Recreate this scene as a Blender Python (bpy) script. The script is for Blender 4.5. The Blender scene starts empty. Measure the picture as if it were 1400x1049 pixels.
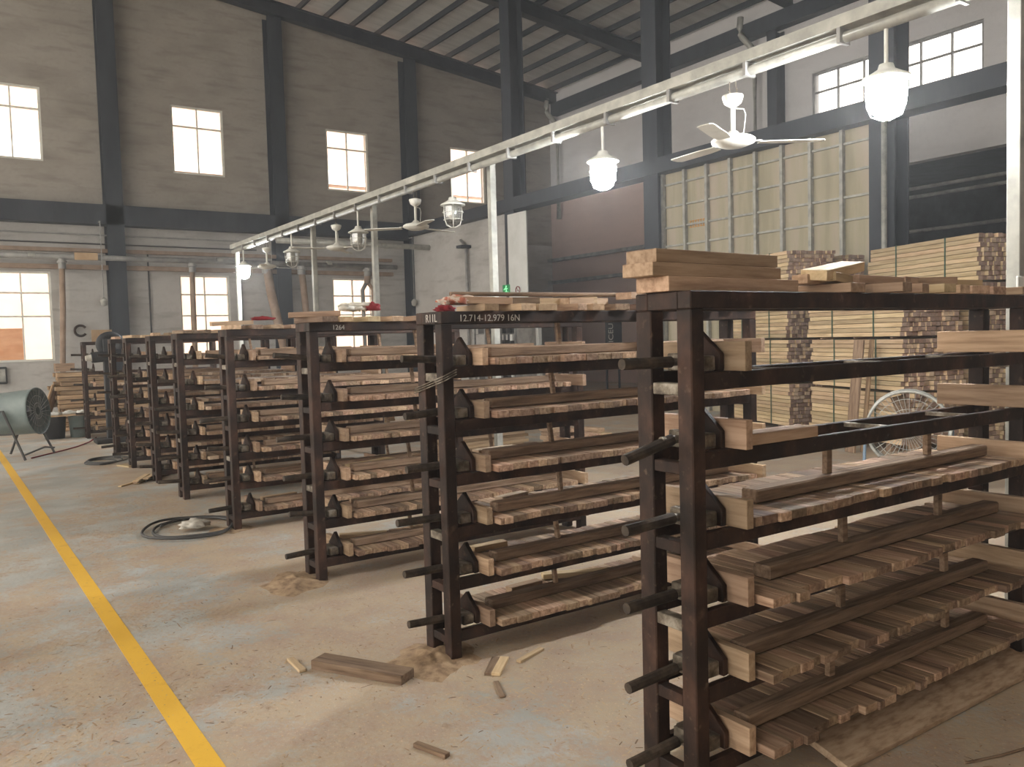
import bpy, bmesh, math, random
from mathutils import Vector, Matrix, Euler
S = bpy.context.scene
C = S.collection
RND = random.Random(11)
PI = math.pi

# ------------------------------------------------------------------ camera
F_PX = 1133.44
YAW, PITCH, ROLL = (math.radians(a) for a in (34.361, 3.1254, -1.5448))
EYE = Vector((0, 0, 1.6))
_f = Vector((math.sin(YAW), math.cos(YAW), 0)); _r = Vector((math.cos(YAW), -math.sin(YAW), 0)); _u = Vector((0, 0, 1))
_f2 = _f*math.cos(PITCH) - _u*math.sin(PITCH); _u2 = _u*math.cos(PITCH) + _f*math.sin(PITCH)
_r3 = _r*math.cos(ROLL) + _u2*math.sin(ROLL); _u3 = _u2*math.cos(ROLL) - _r*math.sin(ROLL)
cam = bpy.data.cameras.new('camera'); cam.sensor_width = 36; cam.lens = F_PX/1400*36; cam.clip_end = 300
co = bpy.data.objects.new('camera', cam); C.objects.link(co)
co.matrix_world = Matrix((( _r3.x, _u3.x, -_f2.x, EYE.x), (_r3.y, _u3.y, -_f2.y, EYE.y), (_r3.z, _u3.z, -_f2.z, EYE.z), (0, 0, 0, 1)))
S.camera = co

def at(x, y, **k):
    """the point of the place seen at a pixel of the 1400x1049 photograph, on the plane X=, Y= or Z="""
    d = _r3*((x-700)/F_PX) - _u3*((y-524.5)/F_PX) + _f2
    (a, v), = k.items(); i = 'XYZ'.index(a)
    return EYE + d*((v-EYE[i])/d[i])

# ------------------------------------------------------------------ light
S.view_settings.view_transform = 'Standard'; S.view_settings.look = 'None'; S.view_settings.gamma = 1
S.view_settings.use_curve_mapping = False
S.view_settings.exposure = 0.45
S.cycles.use_denoising = True
S.cycles.max_bounces = 6; S.cycles.diffuse_bounces = 4; S.cycles.transparent_max_bounces = 12
S.cycles.sample_clamp_indirect = 6
w = bpy.data.worlds.new('world'); S.world = w; w.use_nodes = True
bg = w.node_tree.nodes['Background']; bg.inputs[0].default_value = (1.0, 0.945, 0.86, 1); bg.inputs[1].default_value = 2.5
sl = bpy.data.lights.new('sun', 'SUN'); sl.energy = 9.0; sl.angle = 0.03; sl.color = (1, .95, .88)
so = bpy.data.objects.new('sun', sl); C.objects.link(so)
so.rotation_euler = Vector((0.12, 0.62, -0.78)).to_track_quat('-Z', 'Y').to_euler()
LAMP_EMIT = 480.0

# ------------------------------------------------------------------ materials
def mat(name, col, rough=0.7, metal=0.0, spec=None):
    m = bpy.data.materials.new(name); m.use_nodes = True
    b = m.node_tree.nodes['Principled BSDF']
    b.inputs['Base Color'].default_value = (*col, 1); b.inputs['Roughness'].default_value = rough; b.inputs['Metallic'].default_value = metal
    if spec is not None: b.inputs['Specular IOR Level'].default_value = spec
    return m

def noise_mat(name, cols, scale=(1, 1, 1), nscale=4.0, detail=5.0, rough=0.75, metal=0.0, rnd=0.0, bump=0.0, pos=(0.35, 0.65), hue=0.0, coord='Object', spec=0.3):
    """colour ramp over stretched noise; rnd varies the brightness from object to object"""
    m = bpy.data.materials.new(name); m.use_nodes = True
    t = m.node_tree; N = t.nodes; L = t.links; b = N['Principled BSDF']
    b.inputs['Roughness'].default_value = rough; b.inputs['Metallic'].default_value = metal; b.inputs['Specular IOR Level'].default_value = spec
    tc = N.new('ShaderNodeTexCoord'); mp = N.new('ShaderNodeMapping'); mp.inputs['Scale'].default_value = scale
    L.new(tc.outputs[coord], mp.inputs[0])
    nz = N.new('ShaderNodeTexNoise'); nz.inputs['Scale'].default_value = nscale; nz.inputs['Detail'].default_value = detail; nz.inputs['Roughness'].default_value = 0.62
    src = mp.outputs[0]
    oi = N.new('ShaderNodeObjectInfo')
    if rnd:
        ad = N.new('ShaderNodeVectorMath'); ad.operation = 'ADD'
        mu = N.new('ShaderNodeMath'); mu.operation = 'MULTIPLY'; mu.inputs[1].default_value = 57.0
        L.new(oi.outputs['Random'], mu.inputs[0]); L.new(src, ad.inputs[0]); L.new(mu.outputs[0], ad.inputs[1]); src = ad.outputs[0]
    L.new(src, nz.inputs['Vector'])
    cr = N.new('ShaderNodeValToRGB'); e = cr.color_ramp.elements
    n = len(cols)
    e[0].color = (*cols[0], 1); e[0].position = pos[0]; e[1].color = (*cols[-1], 1); e[1].position = pos[1]
    for i in range(1, n-1):
        x = e.new(pos[0]+(pos[1]-pos[0])*i/(n-1)); x.color = (*cols[i], 1)
    L.new(nz.outputs[0], cr.inputs[0]); out = cr.outputs[0]
    if rnd:
        hs = N.new('ShaderNodeHueSaturation')
        mr = N.new('ShaderNodeMapRange'); mr.inputs['To Min'].default_value = 1-rnd; mr.inputs['To Max'].default_value = 1+rnd
        L.new(oi.outputs['Random'], mr.inputs[0]); L.new(mr.outputs[0], hs.inputs['Value'])
        if hue:
            wn = N.new('ShaderNodeTexWhiteNoise'); wn.noise_dimensions = '1D'; L.new(oi.outputs['Random'], wn.inputs['W'])
            m2 = N.new('ShaderNodeMapRange'); m2.inputs['To Min'].default_value = .5-hue; m2.inputs['To Max'].default_value = .5+hue
            L.new(wn.outputs['Value'], m2.inputs[0]); L.new(m2.outputs[0], hs.inputs['Hue'])
        L.new(out, hs.inputs['Color']); out = hs.outputs[0]
    L.new(out, b.inputs['Base Color'])
    if bump:
        bp = N.new('ShaderNodeBump'); bp.inputs['Strength'].default_value = bump; bp.inputs['Distance'].default_value = 0.01
        L.new(nz.outputs[0], bp.inputs['Height']); L.new(bp.outputs[0], b.inputs['Normal'])
    return m

GR = (1.2, 16, 16)                                  # wood grain runs along the local X of a board
M = {}
M['stave'] = noise_mat('stave wood', [(.185, .112, .07), (.30, .195, .125), (.42, .29, .20)], GR, 3, rnd=.5, hue=.01, rough=.7)
M['stave_a'] = noise_mat('stave wood brown', [(.17, .105, .066), (.28, .18, .115)], (16, 1.2, 16), 3)
M['stave_b'] = noise_mat('stave wood tan', [(.27, .175, .112), (.40, .275, .185)], (16, 1.2, 16), 3)
M['stave_c'] = noise_mat('stave wood pale', [(.44, .32, .22), (.58, .44, .31)], (16, 1.2, 16), 3)
M['batten'] = noise_mat('old batten wood', [(.14, .088, .055), (.235, .155, .10), (.31, .215, .145)], GR, 3, rnd=.25, rough=.85, bump=.2)
M['board'] = noise_mat('planed board wood', [(.29, .185, .115), (.40, .27, .175), (.48, .335, .225)], GR, 2.5, rnd=.32, hue=.008)
M['pine'] = noise_mat('pale sawn timber', [(.42, .295, .165), (.54, .395, .235), (.60, .455, .285)], GR, 2, rnd=.26, hue=.008)
M['end_a'] = noise_mat('end grain brown', [(.20, .125, .092), (.30, .195, .145)], (1, 1, 1), 40, rnd=.3)
M['end_b'] = noise_mat('end grain pink', [(.28, .19, .148), (.40, .285, .22)], (1, 1, 1), 40, rnd=.2)
M['rough'] = noise_mat('rough sawn dark boards', [(.18, .11, .06), (.30, .195, .11), (.40, .275, .165)], GR, 2, rnd=.3, rough=.9, bump=.3)
M['rust'] = noise_mat('rusty dark steel', [(.010, .006, .004), (.030, .016, .011), (.066, .033, .022), (.14, .088, .06)], (1, 1, .6), 8, 9, rough=.6, rnd=.2, bump=.3, pos=(.3, .82))
M['lit_board'] = noise_mat('board in a lit tone', [(.30, .20, .13), (.46, .33, .22), (.54, .40, .28)], (2, 8, 8), 5, 8, rough=.9, bump=.3)  # paler colour stands in for the light the tilted board catches
def rust_material():
    m = M['rust']; t = m.node_tree; N = t.nodes; L = t.links; b = N['Principled BSDF']
    src = b.inputs['Base Color'].links[0].from_socket
    tc = N.new('ShaderNodeTexCoord'); out = src
    for sc, lo, hi, col, amt in ((30, .62, .74, (.17, .115, .08), .55), (5, .50, .66, (.014, .009, .007), .75), (13, .64, .76, (.20, .125, .085), .4)):
        n = N.new('ShaderNodeTexNoise'); n.inputs['Scale'].default_value = sc; n.inputs['Detail'].default_value = 6; L.new(tc.outputs['Object'], n.inputs['Vector'])
        r = N.new('ShaderNodeMapRange'); r.inputs[1].default_value = lo; r.inputs[2].default_value = hi; r.inputs[4].default_value = amt; L.new(n.outputs[0], r.inputs[0])
        mx = N.new('ShaderNodeMix'); mx.data_type = 'RGBA'; L.new(r.outputs[0], mx.inputs[0]); L.new(out, mx.inputs[6]); mx.inputs[7].default_value = (*col, 1); out = mx.outputs[2]
    L.new(out, b.inputs['Base Color']); b.inputs['Specular IOR Level'].default_value = .25
rust_material()
M['bare'] = noise_mat('worn bare steel', [(.07, .055, .042), (.17, .14, .105), (.36, .32, .26)], (1, 1, 1), 16, 6, rough=.5, metal=.3, rnd=.2)
M['plate'] = noise_mat('clamp plate steel', [(.02, .015, .011), (.045, .033, .024), (.09, .066, .047)], (1, 1, 1), 12, 6, rough=.75, rnd=.25)
M['steel'] = noise_mat('dark blue grey paint', [(.026, .030, .038), (.042, .047, .057)], (1, 1, .3), 3, rough=.55)
M['galv'] = noise_mat('galvanised steel', [(.30, .295, .265), (.46, .45, .40)], (1, 1, 1), 7, rough=.55, metal=.25)
M['white'] = noise_mat('dusty white enamel', [(.62, .61, .55), (.76, .75, .69)], (1, 1, 1), 6, rough=.5)
M['paint_white'] = noise_mat('white board', [(.62, .62, .58), (.72, .72, .69)], (1, 1, 1), 2, rough=.7)
M['brown_pipe'] = noise_mat('brown duct', [(.24, .165, .115), (.36, .26, .19)], (1, 1, 1), 4, rough=.6)
M['grey_pipe'] = noise_mat('dull grey pipe', [(.20, .195, .185), (.36, .35, .33)], (1, 1, 1), 4, rough=.5, metal=.2)
M['dark'] = mat('black plastic', (.018, .018, .02), .5)
M['wire'] = mat('dark cable', (.05, .047, .045), .6)
M['strap'] = mat('green strap', (.03, .075, .045), .5)
M['red'] = mat('red cloth', (.20, .012, .016), .9)
M['orange'] = noise_mat('red and white sacking', [(.42, .14, .09), (.55, .46, .38)], (1, 1, 1), 22, rough=.9, pos=(.46, .54))
M['glove'] = noise_mat('soiled glove', [(.42, .39, .33), (.66, .62, .55)], (1, 1, 1), 14, rough=.95)
M['chalk'] = mat('chalk', (.50, .47, .42), .95)
M['card'] = noise_mat('cardboard', [(.42, .28, .16), (.53, .38, .24)], (1, 1, 1), 3, rough=.9)
M['drum'] = noise_mat('grey green enamel', [(.13, .165, .16), (.20, .235, .225)], (1, 1, 1), 4, rough=.45)
M['tarp'] = noise_mat('beige panel', [(.34, .30, .20), (.41, .36, .25), (.45, .38, .29)], (.2, 2.2, .25), 1.3, 3, rough=.7)
M['orange_paint'] = mat('orange paint', (.62, .27, .03), .8)
M['blue_metal'] = mat('blue grey metal', (.17, .23, .29), .5)

def plaster(name, c, dark, streak=1.0):
    m = bpy.data.materials.new(name); m.use_nodes = True
    t = m.node_tree; N = t.nodes; L = t.links; b = N['Principled BSDF']; b.inputs['Roughness'].default_value = .9; b.inputs['Specular IOR Level'].default_value = .15
    tc = N.new('ShaderNodeTexCoord')
    out = None
    rgb = N.new('ShaderNodeRGB'); rgb.outputs[0].default_value = (*c, 1); out = rgb.outputs[0]
    for sc, ns, lo, hi, amt in (((.5, .5, .9), 1.6, .45, .75, .55), ((.8, .8, 4.5), 1.3, .52, .70, .55*streak), ((3, 3, 3), 4, .5, .8, .3)):
        mp = N.new('ShaderNodeMapping'); mp.inputs['Scale'].default_value = sc; L.new(tc.outputs['Object'], mp.inputs[0])
        nz = N.new('ShaderNodeTexNoise'); nz.inputs['Scale'].default_value = ns; nz.inputs['Detail'].default_value = 7; L.new(mp.outputs[0], nz.inputs['Vector'])
        mr = N.new('ShaderNodeMapRange'); mr.inputs[1].default_value = lo; mr.inputs[2].default_value = hi; mr.inputs[4].default_value = amt; L.new(nz.outputs[0], mr.inputs[0])
        mx = N.new('ShaderNodeMix'); mx.data_type = 'RGBA'; L.new(mr.outputs[0], mx.inputs[0]); L.new(out, mx.inputs[6]); mx.inputs[7].default_value = (*dark, 1)
        out = mx.outputs[2]
    L.new(out, b.inputs['Base Color'])
    return m
M['wall_up'] = plaster('raw grey brown plaster', (.35, .315, .27), (.20, .172, .142))
M['wall_low'] = plaster('pale grey plaster', (.50, .48, .45), (.27, .25, .225))
M['wall_right'] = plaster('grey plaster', (.66, .64, .63), (.50, .48, .47), .4)
M['wall_red'] = plaster('reddish plaster', (.58, .42, .36), (.44, .315, .27), .4)
M['roof'] = noise_mat('roof sheet underside', [(.46, .455, .43), (.58, .575, .55)], (.3, 3, 1), 1.5, rough=.6)

def floor_material():
    m = bpy.data.materials.new('dusty concrete'); m.use_nodes = True
    t = m.node_tree; N = t.nodes; L = t.links; b = N['Principled BSDF']; b.inputs['Roughness'].default_value = .75; b.inputs['Specular IOR Level'].default_value = .3
    tc = N.new('ShaderNodeTexCoord')
    def nz(scale, detail=6, sc=(1, 1, 1), rough=.6):
        mp = N.new('ShaderNodeMapping'); mp.inputs['Scale'].default_value = sc; L.new(tc.outputs['Object'], mp.inputs[0])
        n = N.new('ShaderNodeTexNoise'); n.inputs['Scale'].default_value = scale; n.inputs['Detail'].default_value = detail; n.inputs['Roughness'].default_value = rough
        L.new(mp.outputs[0], n.inputs['Vector']); return n.outputs[0]
    def ramp(v, a, b_, lo=0.0, hi=1.0):
        r = N.new('ShaderNodeMapRange'); r.inputs[1].default_value = a; r.inputs[2].default_value = b_; r.inputs[3].default_value = lo; r.inputs[4].default_value = hi
        L.new(v, r.inputs[0]); return r.outputs[0]
    def math_(op, a, b_):
        n = N.new('ShaderNodeMath'); n.operation = op
        for i, v in ((0, a), (1, b_)):
            if isinstance(v, (int, float)): n.inputs[i].default_value = v
            else: L.new(v, n.inputs[i])
        n.use_clamp = op != 'ADD'
        return n.outputs[0]
    def mix(f, a, b_):
        mx = N.new('ShaderNodeMix'); mx.data_type = 'RGBA'; L.new(f, mx.inputs[0])
        for i, v in ((6, a), (7, b_)):
            if isinstance(v, tuple): mx.inputs[i].default_value = (*v, 1)
            else: L.new(v, mx.inputs[i])
        return mx.outputs[2]
    base = mix(ramp(nz(1.1, 7), .38, .62), (.35, .345, .315), (.47, .46, .42))
    base = mix(ramp(nz(2.2, 4), .56, .66, 0, .65), base, (.45, .485, .48))             # bluish worn patches
    sx = N.new('ShaderNodeSeparateXYZ'); L.new(tc.outputs['Object'], sx.inputs[0])
    near_rack = ramp(sx.outputs[0], .2, 2.4, -.02, .09)
    near_rack2 = ramp(sx.outputs[1], 3.5, 9.0, .05, -.04)
    m1 = math_('ADD', math_('ADD', nz(1.3, 8, (1, 1, 1), .68), near_rack), near_rack2)
    grain = math_('ADD', math_('MULTIPLY', nz(30, 4, (1, .8, 1), .75), .42), math_('MULTIPLY', nz(9, 5, (1, .8, 1), .7), .30))
    dust = ramp(math_('ADD', m1, grain), .80, .93, 0, .92)
    fine = ramp(nz(34, 4, (1, 1, 1), .75), .40, .60, .35, 1)
    dust = math_('MULTIPLY', dust, ramp(fine, 0, 1, .6, 1))
    tint = mix(ramp(nz(3.3, 5), .4, .6), (.47, .355, .235), (.42, .295, .205))
    base = mix(dust, base, tint)
    flecks = math_('MULTIPLY', ramp(nz(75, 2, (1, .7, 1)), .62, .70, 0, .8), ramp(m1, .42, .6))
    base = mix(flecks, base, (.60, .45, .30))
    dark = math_('MULTIPLY', ramp(nz(48, 2, (1, .6, 1)), .66, .74, 0, .7), ramp(nz(2.6, 5), .5, .62))
    base = mix(dark, base, (.17, .12, .085))
    base = mix(math_('MULTIPLY', ramp(nz(7, 8, (1, .5, 1), .75), .60, .70, 0, .75), ramp(m1, .46, .60)), base, (.25, .165, .10))
    L.new(base, b.inputs['Base Color'])
    bp = N.new('ShaderNodeBump'); bp.inputs['Strength'].default_value = .35; bp.inputs['Distance'].default_value = .012
    L.new(nz(30, 5), bp.inputs['Height']); L.new(bp.outputs[0], b.inputs['Normal'])
    return m
M['floor'] = floor_material()
M['yellow'] = noise_mat('worn yellow paint', [(.40, .34, .24), (.72, .40, .045), (.78, .45, .05)], (1, 1, 1), 9, 8, rough=.7, pos=(.26, .44))

def emit(name, col, s):
    m = bpy.data.materials.new(name); m.use_nodes = True
    b = m.node_tree.nodes['Principled BSDF']; b.inputs['Base Color'].default_value = (*[c*.6 for c in col], 1)
    b.inputs['Emission Color'].default_value = (*col, 1); b.inputs['Emission Strength'].default_value = s
    return m
M['lit'] = emit('lit lamp glass', (.95, .98, 1.0), LAMP_EMIT)
M['exit_green'] = emit('green sign light', (.0, .20, .05), .45)
M['exit_white'] = emit('pale green figure light', (.30, .9, .45), .7)
def glass(name, tint=(1, 1, 1), gloss=.07):
    m = bpy.data.materials.new(name); m.use_nodes = True; t = m.node_tree; N = t.nodes; N.clear()
    o = N.new('ShaderNodeOutputMaterial'); tr = N.new('ShaderNodeBsdfTransparent'); tr.inputs[0].default_value = (*tint, 1)
    g = N.new('ShaderNodeBsdfGlossy'); g.inputs['Roughness'].default_value = .03; mx = N.new('ShaderNodeMixShader'); mx.inputs[0].default_value = gloss
    t.links.new(tr.outputs[0], mx.inputs[1]); t.links.new(g.outputs[0], mx.inputs[2]); t.links.new(mx.outputs[0], o.inputs[0])
    return m
M['glass'] = glass('window glass')
M['jar'] = glass('ribbed lamp glass', (.82, .83, .83), .3)

# ------------------------------------------------------------------ mesh building
class B:
    def __init__(s): s.v = []; s.f = []; s.m = []
    def add(s, vs, fs, mi=0, mx=None):
        o = len(s.v)
        s.v += [tuple(mx @ Vector(p)) if mx else tuple(p) for p in vs]
        s.f += [tuple(i+o for i in f) for f in fs]; s.m += [mi]*len(fs)
        return s
    def box(s, x0, x1, y0, y1, z0, z1, mi=0, mx=None, ends=None):
        vs = [(x0, y0, z0), (x1, y0, z0), (x1, y1, z0), (x0, y1, z0), (x0, y0, z1), (x1, y0, z1), (x1, y1, z1), (x0, y1, z1)]
        fs = [(0, 3, 2, 1), (4, 5, 6, 7), (0, 1, 5, 4), (2, 3, 7, 6), (1, 2, 6, 5), (3, 0, 4, 7)]
        s.add(vs, fs, mi, mx)
        if ends is not None: s.m[-2:] = [ends, ends]
        return s
    def cyl(s, p0, p1, r0, r1=None, n=12, mi=0, cap=True):
        p0 = Vector(p0); p1 = Vector(p1); r1 = r0 if r1 is None else r1
        q = (p1-p0).to_track_quat('Z', 'Y').to_matrix()
        vs = []
        for p, r in ((p0, r0), (p1, r1)):
            for i in range(n):
                a = 2*PI*i/n; vs.append(p + q @ Vector((math.cos(a)*r, math.sin(a)*r, 0)))
        fs = [(i, (i+1) % n, n+(i+1) % n, n+i) for i in range(n)]
        if cap: fs += [tuple(range(n-1, -1, -1)), tuple(range(n, 2*n))]
        return s.add(vs, fs, mi)
    def lathe(s, prof, n=20, mi=0, mx=None, cx=0, cy=0):
        vs = []; fs = []
        for r, z in prof:
            for i in range(n):
                a = 2*PI*i/n; vs.append((cx+math.cos(a)*r, cy+math.sin(a)*r, z))
        for k in range(len(prof)-1):
            for i in range(n):
                fs.append((k*n+i, k*n+(i+1) % n, (k+1)*n+(i+1) % n, (k+1)*n+i))
        return s.add(vs, fs, mi, mx)
    def tube(s, pts, r, n=8, mi=0):
        pts = [Vector(p) for p in pts]; vs = []; fs = []
        for k, p in enumerate(pts):
            d = (pts[min(k+1, len(pts)-1)]-pts[max(k-1, 0)]).normalized()
            q = d.to_track_quat('Z', 'Y').to_matrix()
            for i in range(n):
                a = 2*PI*i/n; vs.append(p + q @ Vector((math.cos(a)*r, math.sin(a)*r, 0)))
        for k in range(len(pts)-1):
            for i in range(n): fs.append((k*n+i, k*n+(i+1) % n, (k+1)*n+(i+1) % n, (k+1)*n+i))
        fs += [tuple(range(n-1, -1, -1)), tuple(range((len(pts)-1)*n, len(pts)*n))]
        return s.add(vs, fs, mi)
    def prism(s, poly, axis, a, b_, mi=0, mx=None):
        """polygon in the plane across the axis, extruded from a to b_"""
        n = len(poly)
        def P(u, v, t): return {'X': (t, u, v), 'Y': (u, t, v), 'Z': (u, v, t)}[axis]
        vs = [P(u, v, a) for u, v in poly] + [P(u, v, b_) for u, v in poly]
        fs = [tuple(range(n-1, -1, -1)), tuple(range(n, 2*n))] + [(i, (i+1) % n, n+(i+1) % n, n+i) for i in range(n)]
        return s.add(vs, fs, mi, mx)
    def mesh(s, name, mats, bevel=0, smooth=False):
        me = bpy.data.meshes.new(name); me.from_pydata(s.v, [], s.f)
        for m in (mats if isinstance(mats, (list, tuple)) else [mats]): me.materials.append(m)
        me.polygons.foreach_set('material_index', s.m)
        bm = bmesh.new(); bm.from_mesh(me)
        bmesh.ops.recalc_face_normals(bm, faces=bm.faces)
        if bevel: bmesh.ops.bevel(bm, geom=list(bm.edges), offset=bevel, segments=1, affect='EDGES', clamp_overlap=True)
        bm.to_mesh(me); bm.free()
        if smooth:
            for p in me.polygons: p.use_smooth = True
        return me
    def build(s, name, mats, parent=None, bevel=0, smooth=False):
        return link(name, s.mesh(name, mats, bevel, smooth), parent)

def link(name, data, parent=None, loc=None, rot=None):
    o = bpy.data.objects.new(name, data); C.objects.link(o)
    if parent: o.parent = parent
    if loc is not None: o.location = loc
    if rot is not None: o.rotation_euler = rot
    return o
def tag(o, label, cat, group=None, kind=None):
    if label: o['label'] = label
    if cat: o['category'] = cat
    if group: o['group'] = group
    if kind: o['kind'] = kind
    return o
def thing(name, label, cat, loc=(0, 0, 0), rz=0, group=None):
    o = bpy.data.objects.new(name, None); o.empty_display_size = .1; C.objects.link(o); o.location = loc; o.rotation_euler = (0, 0, rz)
    return tag(o, label, cat, group)
def structure(name, b, m, parent=None, **k):
    o = b.build(name, m, parent, **k)
    if parent is None: o['kind'] = 'structure'
    return o
def kids(o): return [c for c in bpy.data.objects if c.parent == o]
def copy_tree(o, parent=None, tree=None):
    c = o.copy(); C.objects.link(c); c.parent = parent
    for ch in (tree or {}).get(o.name, ()): copy_tree(ch, c, tree)
    return c
def tree_of(root):
    t = {}
    for o in bpy.data.objects:
        if o.parent: t.setdefault(o.parent.name, []).append(o)
    return t

_plank = {}
def plank_mesh(l, w_, t, key, end=None, bevel=.002):
    """a board with its length along local X, origin at the middle of its underside"""
    k = (round(l, 3), round(w_, 3), round(t, 3), key, end)
    if k not in _plank:
        b = B().box(-l/2, l/2, -w_/2, w_/2, 0, t, ends=1 if end else None)
        _plank[k] = b.mesh('plank', [M[key]]+([M[end]] if end else []), bevel)
    return _plank[k]

# ------------------------------------------------------------------ the building
WB, XC, XO, XL, YF = 24.9, 13.0, 19.03, -9.0, -6.0       # back wall, column line, outer right wall, open left side, front wall
def roof_z(x): return 11.456-.1113*(x-7.114) if x > -1 else 12.36+.1113*(x+1)   # underside of the rafters
fl = structure('floor', B().box(XL-12, 30, YF, 40, -.2, 0), M['floor'])

def wall_with_holes(name, axis, pos, thick, a0, a1, top, holes, m, z0=0.0):
    """wall along an axis, cut into strips round its window holes"""
    b = B(); xs = sorted({a0, a1, *[h[0] for h in holes], *[h[1] for h in holes]})
    if axis == 'X': xs = sorted(set(xs) | ({-1.0} if a0 < -1 < a1 else set()))
    for u0, u1 in zip(xs, xs[1:]):
        um = (u0+u1)/2; z = z0
        for h in sorted([h for h in holes if h[0] <= um <= h[1]], key=lambda h: h[2]) + [None]:
            zt0, zt1 = (top(u0), top(u1)) if h is None else (h[2], h[2])
            poly = [(u0, z), (u1, z), (u1, zt1), (u0, zt0)]
            if h is None or h[2] > z+1e-4:
                b.prism(poly, 'Y' if axis == 'X' else 'X', pos, pos+thick)
            if h is not None: z = h[3]
    return b
UPW = [(1.06, 2.42, 6.54, 8.45), (5.63, 7.07, 6.52, 8.44), (10.22, 11.64, 6.40, 8.31), (14.70, 16.12, 6.35, 8.22)]
LOW = [(1.06, 2.43, 1.33, 3.68), (5.65, 7.05, 1.33, 3.66), (10.25, 11.65, 1.33, 3.65)]
DOOR = (16.75, 18.15, 0.0, 2.05)
SPLIT = 5.0
wb_up = structure('wall_back', wall_with_holes('wall_back', 'X', WB, .3, XL, XO+.3, lambda x: roof_z(x)+.30, [h for h in UPW], M['wall_up'], SPLIT), M['wall_up'])
wb_lo = structure('wall_back_lower', wall_with_holes('wall_back', 'X', WB, .3, XL, XO+.3, lambda x: SPLIT, LOW, M['wall_low']), M['wall_low'])
RW = (9.29, 13.62, 6.56, 8.27)
wr = structure('wall_right', wall_with_holes('wall_right', 'Y', XO, .3, YF, WB, lambda y: 10.62, [RW, (4.0, 14.2, 0, 5.48)], M['wall_right'], 0), M['wall_right'])
structure('wall_right_lower', B().box(XO-.03, XO, 14.3, WB, 0, 6.9), M['wall_red'])
structure('wall_front', wall_with_holes('wall_front', 'X', YF-.3, .3, XL, XO+.3, lambda x: roof_z(x)+.30, [], M['wall_up']), M['wall_up'])
# the dark neighbouring hall seen through the opening on the right
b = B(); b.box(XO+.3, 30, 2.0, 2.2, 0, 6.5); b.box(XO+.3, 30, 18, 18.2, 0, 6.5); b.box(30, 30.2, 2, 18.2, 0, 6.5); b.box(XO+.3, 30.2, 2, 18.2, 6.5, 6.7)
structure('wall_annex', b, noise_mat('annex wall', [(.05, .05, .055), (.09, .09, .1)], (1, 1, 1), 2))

# window frames, each window one structure with its frame and glass as children
def window(name, axis, pos, h, cols, rows, bar=.035, fr=.055, depth=.08, m='white'):
    u0, u1, z0, z1 = h
    o = thing(name, None, None, (0, 0, 0)); o['kind'] = 'structure'
    b = B()
    def bx(a0, a1, c0, c1, d0=0.0, d1=depth):
        if axis == 'X': b.box(a0, a1, pos+d0, pos+d1, c0, c1)
        else: b.box(pos+d0, pos+d1, a0, a1, c0, c1)
    bx(u0, u1, z0, z0+fr); bx(u0, u1, z1-fr, z1); bx(u0, u0+fr, z0+fr, z1-fr); bx(u1-fr, u1, z0+fr, z1-fr)
    for c in cols: bx(u0+(u1-u0)*c-bar/2, u0+(u1-u0)*c+bar/2, z0+fr, z1-fr, .01, depth-.01)
    prev = [0, *cols, 1]
    for r in rows:
        for c0, c1 in zip(prev, prev[1:]):
            bx(u0+(u1-u0)*c0+(fr if c0 == 0 else bar/2), u0+(u1-u0)*c1-(fr if c1 == 1 else bar/2), z0+(z1-z0)*r-bar*.6, z0+(z1-z0)*r+bar*.6, .01, depth-.01)
    b.build('window_frame', M[m], o)
    g = B()
    g.box(u0+fr, u1-fr, pos+.038, pos+.042, z0+fr, z1-fr) if axis == 'X' else g.box(pos+.038, pos+.042, u0+fr, u1-fr, z0+fr, z1-fr)
    g.build('window_pane', M['glass'], o)
    return o
n = 1
for h in UPW: window('window_%d' % n, 'X', WB+.04, h, [.5], [.70]); n += 1
for h in LOW: window('window_%d' % n, 'X', WB+.04, h, [.5], [.50, .76]); n += 1
window('window_%d' % n, 'Y', XO+.04, RW, [i/6 for i in range(1, 6)], [.33, .70], bar=.035, m='grey_pipe')
# white door below the white board
o = thing('door_1', None, None); o['kind'] = 'structure'
b = B(); b.box(12.70, 12.80, 17.30, 17.42, 0, 2.06); b.box(12.70, 12.80, 18.50, 18.62, 0, 2.06); b.box(12.70, 12.80, 17.42, 18.50, 1.93, 2.06); b.build('door_frame', M['paint_white'], o)
B().box(12.74, 12.78, 17.42, 18.50, 0, 1.93).build('door_panel', M['grey_pipe'], o)

# columns: H sections
def h_col(x, y, z1, w_=.44, dpt=.44, t=.03, along='X', z0=0):
    b = B()
    if along == 'X':      # flanges face -Y and +Y
        b.box(x-w_/2, x+w_/2, y-dpt/2, y-dpt/2+t, z0, z1); b.box(x-w_/2, x+w_/2, y+dpt/2-t, y+dpt/2, z0, z1); b.box(x-t/2, x+t/2, y-dpt/2+t, y+dpt/2-t, z0, z1)
    else:
        b.box(x-dpt/2, x-dpt/2+t, y-w_/2, y+w_/2, z0, z1); b.box(x+dpt/2-t, x+dpt/2, y-w_/2, y+w_/2, z0, z1); b.box(x-dpt/2+t, x+dpt/2-t, y-t/2, y+t/2, z0, z1)
    return b
TR = [0]
def trim(b, m, **k):
    TR[0] += 1
    return structure('trim_%d' % TR[0], b, m, **k)
for x in (3.99, 8.57, 13.03, 17.2): trim(h_col(x, WB-.21, roof_z(x)-.01), M['steel'])
for y in (18.62, 13.19, 7.85, 2.4): trim(h_col(XC, y, roof_z(XC)-.01, along='Y'), M['steel'])
for y in (19.4, 14.6): trim(h_col(XO-.19, y, 9.6, .3, .36, along='Y', z0=5.65), M['steel'])
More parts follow.
